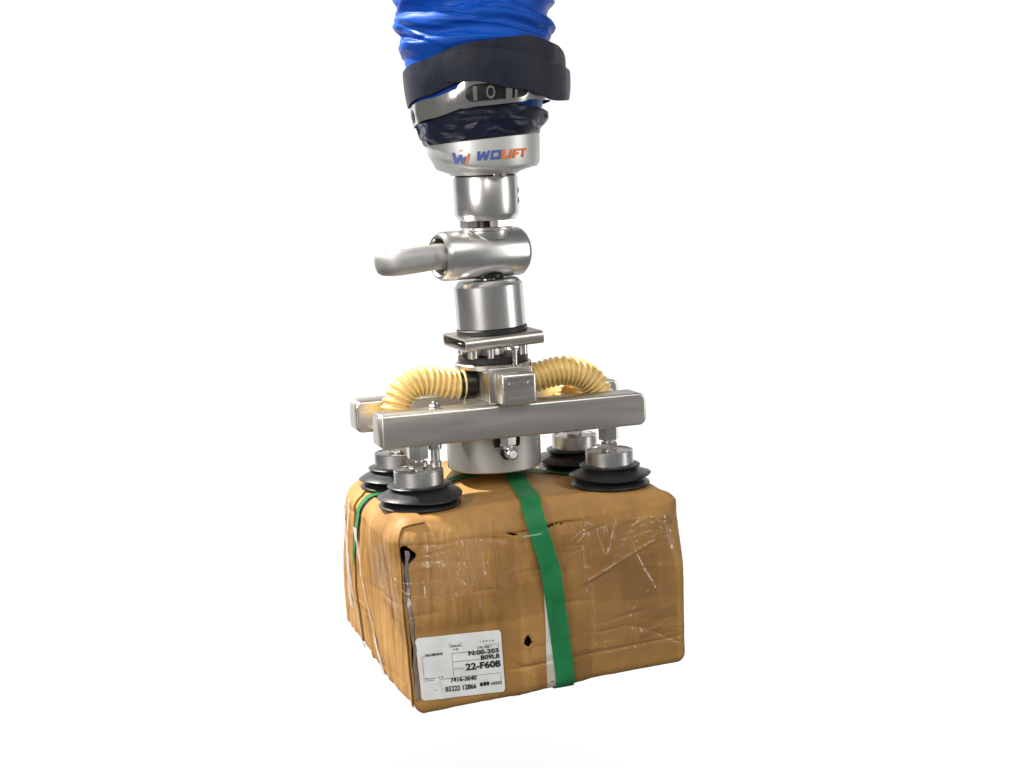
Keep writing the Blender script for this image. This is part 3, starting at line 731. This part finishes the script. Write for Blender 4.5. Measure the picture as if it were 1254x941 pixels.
# ================================================================== CARDBOARD BOX
H = np.array((0.172, 0.138, 0.108))
CORN = {(-1, -1, 1): (-.167, -.143, -.1785), (1, -1, 1): (.186, -.143, -.1660), (-1, 1, 1): (-.170, .125, -.1690), (1, 1, 1): (.182, .125, -.1850),
        (-1, -1, -1): (-.158, -.154, -.4010), (1, -1, -1): (.1845, -.150, -.3895), (-1, 1, -1): (-.172, .122, -.3660), (1, 1, -1): (.180, .122, -.3660)}
CUPS = [(-0.118, -0.065), (0.123, -0.065), (-0.112, 0.059), (0.124, 0.059)]
def box_surface(c, detail=1.0):
    """c: (...,3) points on the surface of the cube [-1,1]^3 -> positions and outward normals of the crumpled box"""
    c = np.asarray(c, float)
    r = np.where(c[..., 2] > 0, 0.010+0.015*sstep(-0.1, 0.6, c[..., 2]), 0.012)[..., None]
    r = np.minimum(r, 0.033)
    ph = c*H
    q = np.clip(ph, -(H-r), H-r); n = ph-q
    n = n/np.maximum(np.linalg.norm(n, axis=-1, keepdims=True), 1e-9)
    l1 = np.abs(n).sum(-1, keepdims=True); kf = 0.35*np.clip(c[..., 2:3], 0, 1)
    p = (q+r*n*(1-kf+kf/l1))/H
    a, b, d = p[..., 0:1], p[..., 1:2], p[..., 2:3]
    P = 0
    for (i, j, k), v in CORN.items():
        P = P+(1+i*a)/2*(1+j*b)/2*(1+k*d)/2*np.array(v)
    X, Y, Z = P[..., 0], P[..., 1], P[..., 2]
    nx, ny, nz = n[..., 0], n[..., 1], n[..., 2]
    u, v_, w_ = p[..., 0], p[..., 1], p[..., 2]
    front = np.clip(-ny, 0, 1); left = np.clip(-nx, 0, 1); top = np.clip(nz, 0, 1); right = np.clip(nx, 0, 1); bot = np.clip(-nz, 0, 1)
    D = 0.0*X
    # soft bulges of the loaded box
    D = D+0.006*front*(1-u**2)*(1-w_**2)+0.005*left*(1-v_**2)*(1-w_**2)+0.006*right*(1-w_**2)*(1-v_**2)
    D = D+0.0022*top*(1-u**2)+0.0150*top*np.exp(-((X+0.005)/0.070)**4)*sstep(-0.06, 0.05, Y)*sstep(0.135, 0.10, Y)
    big = fbm(np.stack([X*11+2, Y*11, Z*11], -1), 3)
    D = D+0.0016*big
    lab = np.exp(-(np.maximum(0, np.abs(X+0.104)-0.055)/0.012)**2-(np.maximum(0, np.abs(Z+0.350)-0.042)/0.012)**2)*front
    calm = 1-0.85*lab
    if detail > 0:
        mid = fbm(np.stack([X*38, Y*38+4, Z*30], -1), 3)
        D = D+detail*0.0004*mid*calm
        # vertical crush lines on the left third of the front and all over the left side
        wv = fbm(np.stack([X*20, Y*20, Z*7], -1), 2)
        zone = np.clip(front*sstep(0.02, -0.10, X)*(0.4+0.6*sstep(-0.34, -0.25, Z))+left*0.75+0.15*front, 0, 1.0)*np.clip(1-top*1.3, 0, 1)
        fl = ridged(np.stack([X*95+wv*0.8, Y*95+wv*0.9, Z*4+3], -1))
        D = D+detail*0.0014*zone*(fl-0.3)*calm
        fl2 = ridged(np.stack([X*240+wv, Y*240+wv, Z*7+9], -1))
        D = D+detail*0.00055*zone*(fl2-0.3)*calm
        # flat facets: the panels are bent along straight lines
        rng = np.random.RandomState(23)
        for on_, A_, lo_, hi_ in ((front, X, -.17, .18), (left, Y, -.14, .12), (top, X, -.17, .18)):
            B_ = Z+0.29 if on_ is not top else Y
            tot = 0
            for sg in (1, -1):
                mxp = -1e9+0*X
                for _k in range(15):
                    g1, g2 = rng.normal(0, .055), rng.normal(0, .055); p1, p2 = rng.uniform(lo_, hi_), rng.uniform(-.10, .10)
                    mxp = np.maximum(mxp, g1*(A_-p1)+g2*(B_-p2))
                tot = tot+sg*mxp
            D = D+detail*0.42*tot*on_*calm
        # handling creases: straight folds of limited length
        rng = np.random.RandomState(11)
        for _k in range(120):
            on_front = _k % 3 != 0
            cx_, cz_ = (rng.uniform(-.16, .17) if on_front else rng.uniform(-.13, .11)), rng.uniform(-.385, -.195)
            an = rng.choice([0, 0, pi/2, pi/2, rng.uniform(0, pi)])+rng.normal(0, .12); ln_ = rng.uniform(.015, .06); am = rng.uniform(-.0016, .0010); wd = rng.uniform(.0010, .0032)
            A_ = (X if on_front else Y)-cx_; B_ = Z-cz_
            al = A_*cos(an)+B_*sin(an); ac = -A_*sin(an)+B_*cos(an)+0.002*np.sin(al*60+_k)
            D = D+detail*am*np.exp(-np.abs(ac)/wd)*np.exp(-(al/ln_)**4)*(front if on_front else left)*calm
        # crease where the top rolls into the front, torn beside the green strap
        zl = -0.2045+0.012*np.maximum(0, X-0.01)*6*0.16+0.0016*np.sin(X*60)
        zl = -0.2050+0.085*np.clip(X-0.005, 0, .06)+0.0015*np.sin(X*70)
        ln = np.exp(-((Z-zl)/0.0022)**2)*np.clip(front*1.6-0.3, 0, 1)
        D = D-detail*0.0022*ln*sstep(-0.05, -0.025, X)*sstep(0.075, 0.04, X)
        # long horizontal fold low on the front and a slanted one on the right half
        D = D-detail*0.0012*front*np.exp(-((Z+0.3605-0.03*X)/0.0016)**2)*sstep(-0.06, -0.03, X)
        D = D+detail*0.0012*front*np.exp(-((Z+0.262-(X-0.08)*0.42)/0.0020)**2)*sstep(0.05, 0.06, X)*sstep(0.155, 0.14, X)
        D = D-detail*0.0010*front*np.exp(-((X+0.072+0.03*(Z+0.3))/0.0022)**2)*sstep(-0.36, -0.30, Z)
        D = D-detail*0.0010*front*np.exp(-((X-0.058+0.02*(Z+0.3))/0.0018)**2)
        # punched hole
        hx, hz = X+0.0215, Z+0.3305
        hole = np.exp(-((np.abs(hx)/(0.0046*np.clip(1.0-hz/0.016, 0.35, 1.3)))**4+(hz/0.0068)**4))
        D = D-detail*0.0016*front*hole+detail*0.0012*front*np.exp(-((np.hypot(hx, hz*.75)-0.0062)/0.0016)**2)
    P = P+n*D[..., None]
    # flat seats pressed in by the cups; nothing rises above them
    zt = P[..., 2]
    cap = -0.1782+0*zt
    m = 0*zt
    for cx_, cy_ in CUPS:
        dd = np.hypot(P[..., 0]-cx_, P[..., 1]-cy_); m = np.maximum(m, sstep(0.072, 0.047, dd))
    istop = sstep(0.55, 0.9, nz)
    zt2 = zt*(1-m*istop)+cap*m*istop
    zt2 = np.minimum(zt2, -0.1782+0.018*(1-m)*istop+(1-istop)*0.02)
    P = np.concatenate([P[..., :2], zt2[..., None]], -1)
    return P, n

def openings(G, P, n):
    """True where the board is missing: the split front-left corner and the punched hole"""
    X, Y, Z = P[..., 0], P[..., 1], P[..., 2]
    azm = np.arctan2(-n[..., 1], -n[..., 0]+1e-9)
    s_ = np.where(azm > pi/4, (G[..., 0]+1)*H[0], -(G[..., 1]+1)*H[1])      # metres from the corner, + on the front
    c_ = 0.0015+0.0020*np.sin(Z*55)+0.0009*np.sin(Z*190)
    wd = 0.0012+0.0009*np.sin(Z*75+1)+0.0011*np.exp(-((Z+0.33)/0.03)**2)+0.0150*np.exp(-((Z+0.2160)/0.0095)**2)*(Z < -0.2065)
    seam = (np.abs(s_-c_) < wd) & (Z < -0.2060) & (Z > -0.384) & (n[..., 0] < 0.05) & (n[..., 1] < 0.05) & (np.abs(n[..., 2]) < 0.8)
    hx, hz = X+0.0215, Z+0.3305
    hole = (np.abs(hx)/(0.0042*np.clip(1.0-hz/0.012, 0.25, 1.25)))**2+(hz/0.0062)**2 < 1
    zl = -0.2050+0.085*np.clip(X-0.005, 0, .06)+0.0015*np.sin(X*70)
    tear = (np.abs(Z-zl-0.0006*np.sin(X*310)) < 0.0007*np.clip(1-np.abs(X-0.014)/0.034, 0, 1)) & (n[..., 1] < -0.3) & (n[..., 2] < 0.9)
    tear |= (np.abs(Z+0.2065+0.25*(X+0.03)) < 0.0010*np.clip(1-np.abs(X+0.030)/0.010, 0, 1)) & (n[..., 1] < -0.3)
    low = (np.abs(Z+0.3925-0.0010*np.sin(X*240)-0.02*(X+0.09)) < 0.0011*np.clip(1.2-np.abs(X+0.092)/0.045, 0, 1)*(0.6+0.6*np.sin(X*130))) & (n[..., 1] < -0.2)
    return seam | (hole & (n[..., 1] < -0.9)) | tear

def cube_face(axis, sgn, na, nb):
    a = np.linspace(-1, 1, na); b = np.linspace(-1, 1, nb)
    A, B = np.meshgrid(a, b, indexing='ij'); G = np.empty(A.shape+(3,))
    o = [i for i in range(3) if i != axis]
    G[..., axis] = sgn; G[..., o[0]] = A; G[..., o[1]] = B
    return G

def shell(name, G, m, parent, off=0.0006, thick=0.0005, detail=1.0, extra=None, sharp=None):
    """thin solid sheet lying over the box along a grid of cube points"""
    P, n = box_surface(G, detail)
    e = 0 if extra is None else extra[..., None]
    lo = P+n*(off+e); hi = P+n*(off+thick+e)
    a, b = G.shape[:2]; nm = a*b
    V = np.vstack([lo.reshape(-1, 3), hi.reshape(-1, 3)])
    F = []
    for f in grid_faces(a, b): F.append(tuple(reversed(f))); F.append(tuple(i+nm for i in f))
    for i in range(a-1):
        F.append((i*b, (i+1)*b, (i+1)*b+nm, i*b+nm)); F.append((i*b+b-1, i*b+b-1+nm, (i+1)*b+b-1+nm, (i+1)*b+b-1))
    for j in range(b-1):
        F.append((j, j+nm, j+1+nm, j+1)); k = (a-1)*b; F.append((k+j, k+j+1, k+j+1+nm, k+j+nm))
    bm = bmesh.new()
    o = mesh_obj(name, V, F, m, parent, True, sharp)
    bm.from_mesh(o.data); bmesh.ops.recalc_face_normals(bm, faces=bm.faces); bm.to_mesh(o.data); bm.free()
    o.data.shade_smooth()
    o.data.set_sharp_from_angle(angle=radians(sharp or 60))
    return o

def front_param(X, Z):
    """cube coordinates on the front face whose surface point has device X, Z"""
    X = np.asarray(X, float); Z = np.asarray(Z, float)
    c = np.stack([X/0.17, -1+0*X, (Z+0.29)/0.108], -1)
    for _ in range(45):
        P, n = box_surface(c, 0.0)
        c[..., 0] = np.clip(c[..., 0]+(X-P[..., 0])/0.175, -1, 1)
        c[..., 2] = np.clip(c[..., 2]+(Z-P[..., 2])/0.110, -1, 1)
    return c

def path_on_cube(pts, n):
    """polyline of cube-surface points, resampled evenly"""
    P = np.array(pts, float); d = np.linalg.norm(np.diff(P*H, axis=0), axis=1); L = np.concatenate([[0], np.cumsum(d)])
    s = np.linspace(0, L[-1], n)
    return np.stack([np.interp(s, L, P[:, i]) for i in range(3)], 1)

def cardboard_box():
    root = thing("cardboard_box", "battered brown cardboard box with green straps hanging under the suction cups", "box", (0.01, -0.01, -0.40))
    Vs, Fs, off = [], [], 0
    nX, nY, nZ = 300, 240, 200
    for axis, sgn in ((0, -1), (0, 1), (1, -1), (1, 1), (2, -1), (2, 1)):
        na, nb = {0: (nY, nZ), 1: (nX, nZ), 2: (nX, nY)}[axis]
        G = cube_face(axis, sgn, na, nb)
        P, n = box_surface(G)
        f = np.array(grid_faces(na, nb))
        op = openings(G, P, n).reshape(-1); f = f[op[f].sum(1) < 2]
        flip = (sgn < 0) != (axis == 1)
        if flip: f = f[:, ::-1]
        Vs.append(P.reshape(-1, 3)); Fs.append(f+off); off += na*nb
    body = mesh_obj("carton", np.vstack(Vs), np.vstack(Fs), CARD, root, False)
    bm = bmesh.new(); bm.from_mesh(body.data); bmesh.ops.remove_doubles(bm, verts=bm.verts, dist=1e-5)
    bmesh.ops.recalc_face_normals(bm, faces=bm.faces); bm.to_mesh(body.data); bm.free()
    body.data.shade_smooth()
    # outer side flap: over the front part of the left side, folded onto the top
    ys = np.linspace(-0.955, 0.12, 110)
    prof = [(-1, -0.93)]+[(-1, z) for z in np.linspace(-0.9, 1, 20)]+[(x, 1) for x in np.linspace(-0.99, -0.80, 8)]
    G = []
    for y in ys:
        
        pts = []
        for x, z in prof:
            k = np.clip((x+1)/0.2, 0, 1)
            pts.append((x if z < 1 else -1+(x+1)*(1.0-0.75*(y+0.955)/1.075), y+(0.03*np.sin(z*6))*(y > 0)*y*4-0.0*k, z))
        G.append(path_on_cube(pts, 110))
    G = np.array(G)
    yy, ss = np.meshgrid(np.linspace(0, 1, 110), np.linspace(0, 1, 110), indexing='ij')
    lift = 0.0005*fbm(np.stack([yy*5, ss*2, 0*ss], -1), 3)+0.0009*sstep(0.90, 1.0, yy)
    shell("side_flap", G, CARD, root, 0.0008, 0.0020, 0.95, lift, 30)
    # second, further back
    G = []
    for y in np.linspace(0.42, 0.95, 50):
        G.append(path_on_cube([(-1, y, -0.9), (-1, y, 0.6), (-1, y, 1), (-0.9+0.05*np.sin(y*9), y, 1)], 100))
    yy, ss = np.meshgrid(np.linspace(0, 1, 50), np.linspace(0, 1, 100), indexing='ij')
    shell("side_flap", np.array(G), CARD, root, 0.0006, 0.0018, 0.95, 0.0006*fbm(np.stack([yy*5, ss*3, 2+0*ss], -1), 3), 30)
    # raw grey board edge along the split corner
    G = []
    for k, z in enumerate(np.linspace(0.70, -0.84, 170)):
        w0 = 0.0052+0.0014*np.sin(z*6)+0.0016*np.exp(-((z-0.66)/0.05)**2)*2
        Zm = -0.29+0.104*z
        c_ = 0.0015+0.0020*np.sin(Zm*55)+0.0009*np.sin(Zm*190)
        G.append([(-1+max(0.0, c_+0.0008+t*w0)/H[0], -1, z) for t in np.linspace(0, 1, 7)])
    shell("board_edge", np.array(G), CARDEDGE, root, 0.0004, 0.0012, 0.9, None, 40)
    # straps
    def strap(centre, width, along, label, nseg=520, waves=0.0):
        G = []
        P = path_on_cube(centre, nseg)
        for p in P:
            row = []
            for t in np.linspace(-0.5, 0.5, 9):
                q = p.copy(); q[along] += t*width/H[along]; row.append(q)
            G.append(row)
        o = shell("strap", np.array(G), STRAP, root, 0.0017, 0.0009, 0.25, None, 50)
        o["label"] = label; return o
    strap([(0.07, 0.2, 1), (0.06, 0.0, 1), (-0.06, -0.85, 1), (-0.075, -1, 1), (-0.07, -1, 0.80), (0.00, -1, 0.3), (0.055, -1, -0.8), (0.06, -1, -1), (0.06, 1, -1), (0.08, 1, 1), (0.07, 0.24, 1)], 0.0235, 0, "green strap running over the top and down the front of the box")
    # strap along X over the top, down the left side and round
    strap([(0.05, 0.10, 1), (-0.55, 0.10, 1), (-0.90, 0.16, 1), (-1, 0.22, 1), (-1, 0.26, 0.8), (-1, 0.50, 0.0), (-1, 0.58, -0.9), (-1, 0.58, -1), (1, 0.30, -1), (1, 0.25, 1), (0.05, 0.10, 1)], 0.0125, 1, "green strap running along the top and down the left side of the box")
    # seam weld on the front strap
    c = front_param(np.array([-0.0085]), np.array([-0.2085]))[0]
    G = np.array([[(c[0]+s*0.0112/H[0], -1, c[2]+t*0.0008/H[2]) for t in np.linspace(-1, 1, 5)] for s in np.linspace(-1, 1, 24)])
    zig = np.array([[0.0003*np.sin(i*2.2+j*1.6) for j in range(5)] for i in range(24)])
    o = shell("strap_weld", G, mat("pale_green_weld", (0.22, 0.42, 0.26), 0, 0.4), root, 0.0028, 0.0004, 0.25, zig)
    # white paper strip showing beside the strap
    G = []
    for s in np.linspace(0, 1, 60):
        z = -0.250-s*0.140; xr = 0.0045+0.009*s; xl = xr-0.0015-0.0115*s**0.8
        row = front_param(np.linspace(xl, xr, 8), np.full(8, z)); G.append(row)
    shell("paper_strip", np.array(G), STRAPPAPER, root, 0.0010, 0.0004, 0.4)
    # packing tape
    def patch(name, quad, m, off, na=60, nb=50, detail=1.0, jag=0.0, seed=0, thick=0.0003, crinkle=0.0, nline=26, tilt_=0.25, spread=0.5):
        (ax, az_), (bx, bz), (cx, cz), (dx, dz) = quad     # tl, tr, br, bl in device X,Z
        s, t = np.meshgrid(np.linspace(0, 1, na), np.linspace(0, 1, nb), indexing='ij')
        X = (1-t)*((1-s)*ax+s*bx)+t*((1-s)*dx+s*cx); Z = (1-t)*((1-s)*az_+s*bz)+t*((1-s)*dz+s*cz)
        if jag:
            X = X+jag*vnoise(np.stack([t*14+seed, s*0, 0*s+seed], -1))*np.abs(2*s-1)**6; Z = Z+jag*vnoise(np.stack([s*16+seed, 0*s+5, 0*s], -1))*np.abs(2*t-1)**6
        ex = None
        if crinkle:
            rg = np.random.RandomState(int(seed)); ex = 0*X
            for _k in range(nline):
                cx_, cz_ = rg.uniform(X.min(), X.max()), rg.uniform(Z.min(), Z.max())
                an = rg.normal(tilt_, spread); ln_ = rg.uniform(.006, .045); wd = rg.uniform(.0008, .0024); bow = rg.normal(0, 4)
                al = (X-cx_)*cos(an)+(Z-cz_)*sin(an); ac = -(X-cx_)*sin(an)+(Z-cz_)*cos(an)+bow*al*al
                ex = ex+crinkle*rg.uniform(.3, 1)*np.exp(-np.abs(ac)/wd)*np.exp(-(al/ln_)**4)
            ex = ex+0.25*crinkle*fbm(np.stack([X*55, Z*55, 0*X+seed], -1), 2)
        return shell(name, front_param(X, Z), m, root, off, thick, detail, ex)
    patch("packing_tape", [(0.062, -0.209), (0.175, -0.208), (0.174, -0.350), (0.064, -0.345)], TAPE, 0.0006, 90, 110, jag=0.003, seed=1)
    patch("packing_tape", [(0.140, -0.318), (0.172, -0.316), (0.172, -0.329), (0.140, -0.331)], TAPE, 0.0011, 30, 20, seed=2)
    patch("packing_tape", [(-0.140, -0.205), (-0.064, -0.206), (-0.066, -0.262), (-0.136, -0.270)], TAPEL, 0.0006, 90, 80, jag=0.005, seed=3, crinkle=0.0011, nline=34, tilt_=pi/2, spread=0.22)
    patch("packing_tape", [(-0.018, -0.352), (0.172, -0.345), (0.171, -0.386), (-0.010, -0.390)], TAPE, 0.0010, 90, 40, jag=0.001, seed=4)
    for q, sd in ((((-0.060, -0.212), (-0.030, -0.212), (-0.031, -0.392), (-0.058, -0.392)), 21), (((-0.100, -0.268), (0.002, -0.262), (0.003, -0.300), (-0.098, -0.304)), 22), (((0.030, -0.215), (0.060, -0.214), (0.061, -0.392), (0.033, -0.392)), 23), (((0.100, -0.250), (0.150, -0.249), (0.149, -0.300), (0.101, -0.302)), 24)):
        patch("packing_tape", q, TAPE, 0.0008, 50, 60, jag=0.002, seed=sd)
    # stretch film: clear wrinkled sheets over the right half
    patch("stretch_film", [(0.040, -0.2060), (0.176, -0.2035), (0.176, -0.243), (0.046, -0.236)], FILM, 0.0014, 200, 90, jag=0.006, seed=6, crinkle=0.0026, nline=28, tilt_=0.15, spread=0.7)
    patch("stretch_film", [(0.046, -0.239), (0.176, -0.246), (0.175, -0.372), (0.052, -0.362)], FILM, 0.0012, 170, 150, jag=0.006, seed=9, crinkle=0.0014, nline=16, tilt_=0.22, spread=0.3)
    def film_strip(ya, yb, za, zb, wdt, m, off, seed, crk=0.0010):
        G = []
        for k in np.linspace(0, 1, 120):
            y = ya+(yb-ya)*k+0.02*np.sin(k*7+seed); z = za+(zb-za)*k
            G.append([(-1, y+t*wdt/H[1]*(0.7+0.3*np.sin(k*5+seed)), z) for t in np.linspace(-.5, .5, 14)])
        G = np.array(G); P, n = box_surface(G, 0)
        ex = crk*np.clip(ridged(np.stack([P[..., 0]*60+seed, P[..., 1]*160, P[..., 2]*30+P[..., 1]*40], -1)), -.3, 1)
        shell("stretch_film", G, m, root, off, 0.0003, 0.5, ex)
    film_strip(0.86, 0.40, 0.70, -0.96, 0.020, FILMW, 0.0036, 1.0)
    film_strip(0.30, -0.25, 0.55, -0.93, 0.014, FILMW, 0.0042, 2.0)
    film_strip(0.62, 0.72, 0.80, -0.60, 0.016, FILMW, 0.0036, 4.0)
    # clear film round the split corner
    G = []
    for zc in np.linspace(0.62, 0.02, 90):
        G.append(path_on_cube([(-1, -0.30+0.05*np.sin(zc*9), zc+0.10), (-1, -1, zc), (-0.66+0.05*np.sin(zc*9), -1, zc+0.06)], 150))
    G = np.array(G); ii, jj = np.meshgrid(np.linspace(0, 1, 90), np.linspace(0, 1, 150), indexing='ij')
    P, n = box_surface(G, 0)
    ex = 0.0007*np.clip(ridged(np.stack([P[..., 0]*60, P[..., 1]*60, P[..., 2]*26+P[..., 1]*30], -1)), 0, 1)**2
    ex = ex+0.0020*np.exp(-((ii-(0.62-0.25*np.sin(jj*4+.6)))/0.012)**2)+0.0016*np.exp(-((ii-(0.25+0.3*jj))/0.010)**2)
    ex = ex-0.0030*sstep(0.72, 0.80, jj)
    shell("stretch_film", G, FILM, root, 0.0048, 0.0003, 0.0, ex)
    # crumpled film tuft sticking out at the upper right edge
    G = []
    for zc in np.linspace(0.98, 0.55, 60):
        G.append(path_on_cube([(0.93, -1, zc), (1, -1, zc), (1, -0.3, zc)], 70))
    G = np.array(G); P, n = box_surface(G, 0)
    ii, jj = np.meshgrid(np.linspace(0, 1, 60), np.linspace(0, 1, 70), indexing='ij')
    ex = 0.005*np.clip(fbm(np.stack([P[..., 0]*60, P[..., 1]*50, P[..., 2]*70], -1), 3)+0.3, 0, 1)*np.sin(ii*pi)*np.sin(np.clip(jj*1.2, 0, 1)*pi)
    shell("stretch_film", G, FILM, root, 0.0012, 0.0003, 0.0, ex)

    # ------------------------------------------------------------ shipping label
    TL, TR, BR, BL = np.array((-0.1535, -0.3105)), np.array((-0.0535, -0.3130)), np.array((-0.0510, -0.3870)), np.array((-0.1500, -0.3835))
    def lab_xy(uu, vv):
        uu = np.asarray(uu, float)[..., None]; vv = np.asarray(vv, float)[..., None]
        p = (1-vv)*((1-uu)*TL+uu*TR)+vv*((1-uu)*BL+uu*BR); return p[..., 0], p[..., 1]
    # rounded outline grid: shrink the columns at the two ends
    na, nb = 70, 50
    U, Vv = np.meshgrid(np.linspace(0, 1, na), np.linspace(0, 1, nb), indexing='ij')
    rc = 0.035
    e = np.minimum(U, 1-U); k = np.clip(e/rc, 0, 1); ins = (rc*1.35)*(1-np.sqrt(np.clip(1-(1-k)**2, 0, 1)))
    Vv = ins+(1-2*ins)*Vv
    X, Z = lab_xy(U, Vv)
    fold = 0.0016*np.exp(-((U-0.20-0.12*(Vv-0.7))/0.022)**2)*sstep(0.62, 0.72, Vv)+0.0003*vnoise(np.stack([U*9, Vv*6, 0*U], -1))
    lb = shell("shipping_label", front_param(X, Z), PAPER, root, 0.0016, 0.0003, 0.25, fold)
    lb["label"] = "white printed shipping label low on the front of the box"
    def place(uv, name, m=INK, lift=0.00245):
        X, Z = lab_xy(uv[:, 0], uv[:, 1]); P, n = box_surface(front_param(X, Z), 0.25)
        return P+n*lift
    def text(s, u0, v0, u1, hgt, bold=0.0, name="lettering"):
        """s set from u0 to u1 (label fractions) with its baseline at v0 and capital height hgt"""
        cu = bpy.data.curves.new("t", 'FONT'); cu.body = s; cu.size = 1.0; cu.offset = bold+0.008; cu.resolution_u = 3; cu.fill_mode = 'FRONT'
        ob = bpy.data.objects.new("t", cu); COL.objects.link(ob)
        bpy.context.view_layer.update()
        me = bpy.data.meshes.new_from_object(ob.evaluated_get(bpy.context.evaluated_depsgraph_get()))
        bpy.data.objects.remove(ob); bpy.data.curves.remove(cu)
        co = np.array([v.co for v in me.vertices]); fs = [tuple(p.vertices) for p in me.polygons]; bpy.data.meshes.remove(me)
        mn, mxx = co.min(0), co.max(0)
        uv = np.stack([u0+(co[:, 0]-mn[0])/(mxx[0]-mn[0])*(u1-u0), v0-(co[:, 1])/0.72*hgt], 1)
        mesh_obj(name, place(uv, name), fs, INK, lb, False)
    text("N:00-203", 0.595, 0.355, 0.955, 0.072, 0.022)
    text("B09L8", 0.735, 0.445, 0.960, 0.072, 0.020)
    text("22-F608", 0.545, 0.585, 0.965, 0.105, 0.026)
    text("7416-3640", 0.355, 0.755, 0.665, 0.072, 0.018)
    text("B5222 12866", 0.285, 0.895, 0.655, 0.080, 0.018)
    text("64502", 0.835, 0.870, 0.965, 0.052, 0.010)
    text("00A.0MN0V8", 0.085, 0.300, 0.290, 0.040, 0.016)
    text("70.1A 0-L0 8", 0.055, 0.665, 0.270, 0.024, 0.0)
    text("EB0L04", 0.395, 0.195, 0.505, 0.034, 0.004)
    text("12", 0.425, 0.250, 0.480, 0.034, 0.004)
    text("1 5 9 1 0", 0.745, 0.170, 0.905, 0.030, 0.0)
    text("5.0U 20B 1", 0.705, 0.262, 0.870, 0.034, 0.004)
    # ruled lines, frame of the small box, solid blocks
    Vq, Fq = [], []
    def bar(u0, v0, u1, v1):
        n = 10; 
        uv = np.array([(u0+(u1-u0)*i/n, v) for i in range(n+1) for v in (v0, v1)])
        P = place(uv, "r", lift=0.00240); b = sum(len(x) for x in Vq); Vq.append(P)
        for i in range(n): Fq.append((b+2*i, b+2*i+1, b+2*i+3, b+2*i+2))
    t = 0.006; tv = 0.008
    for a in ((0.40, 0.292, 0.675, 0.292+tv*.7), (0.40, 0.430, 0.72, 0.430+tv*.7), (0.40, 0.545, 0.53, 0.545+tv*.7), (0.05, 0.685, 0.955, 0.685+tv*.6), (0.15, 0.845, 0.28, 0.845+tv*.6),
              (0.395, 0.300, 0.395+t*.6, 0.680), (0.955, 0.200, 0.955+t*.5, 0.280), (0.790, 0.215, 0.945, 0.215+tv*.5), (0.045, 0.300, 0.045+t*.5, 0.670), (0.050, 0.300, 0.08, 0.300+tv*.6), (0.958, 0.700, 0.958+t*.5, 0.86),
              (0.380, 0.135, 0.380+t*.5, 0.215), (0.518, 0.135, 0.518+t*.5, 0.215), (0.386, 0.135, 0.41, 0.135+tv*.5), (0.49, 0.135, 0.517, 0.135+tv*.5)):
        bar(*a)
    mesh_obj("ruled_lines", np.vstack(Vq), Fq, INK, lb, False)
    Vq, Fq = [], []
    for a in ((0.700, 0.812, 0.733, 0.872), (0.741, 0.810, 0.775, 0.870), (0.783, 0.808, 0.812, 0.868)): bar(*a)
    mesh_obj("printed_blocks", np.vstack(Vq), Fq, INK, lb, False)
cardboard_box()
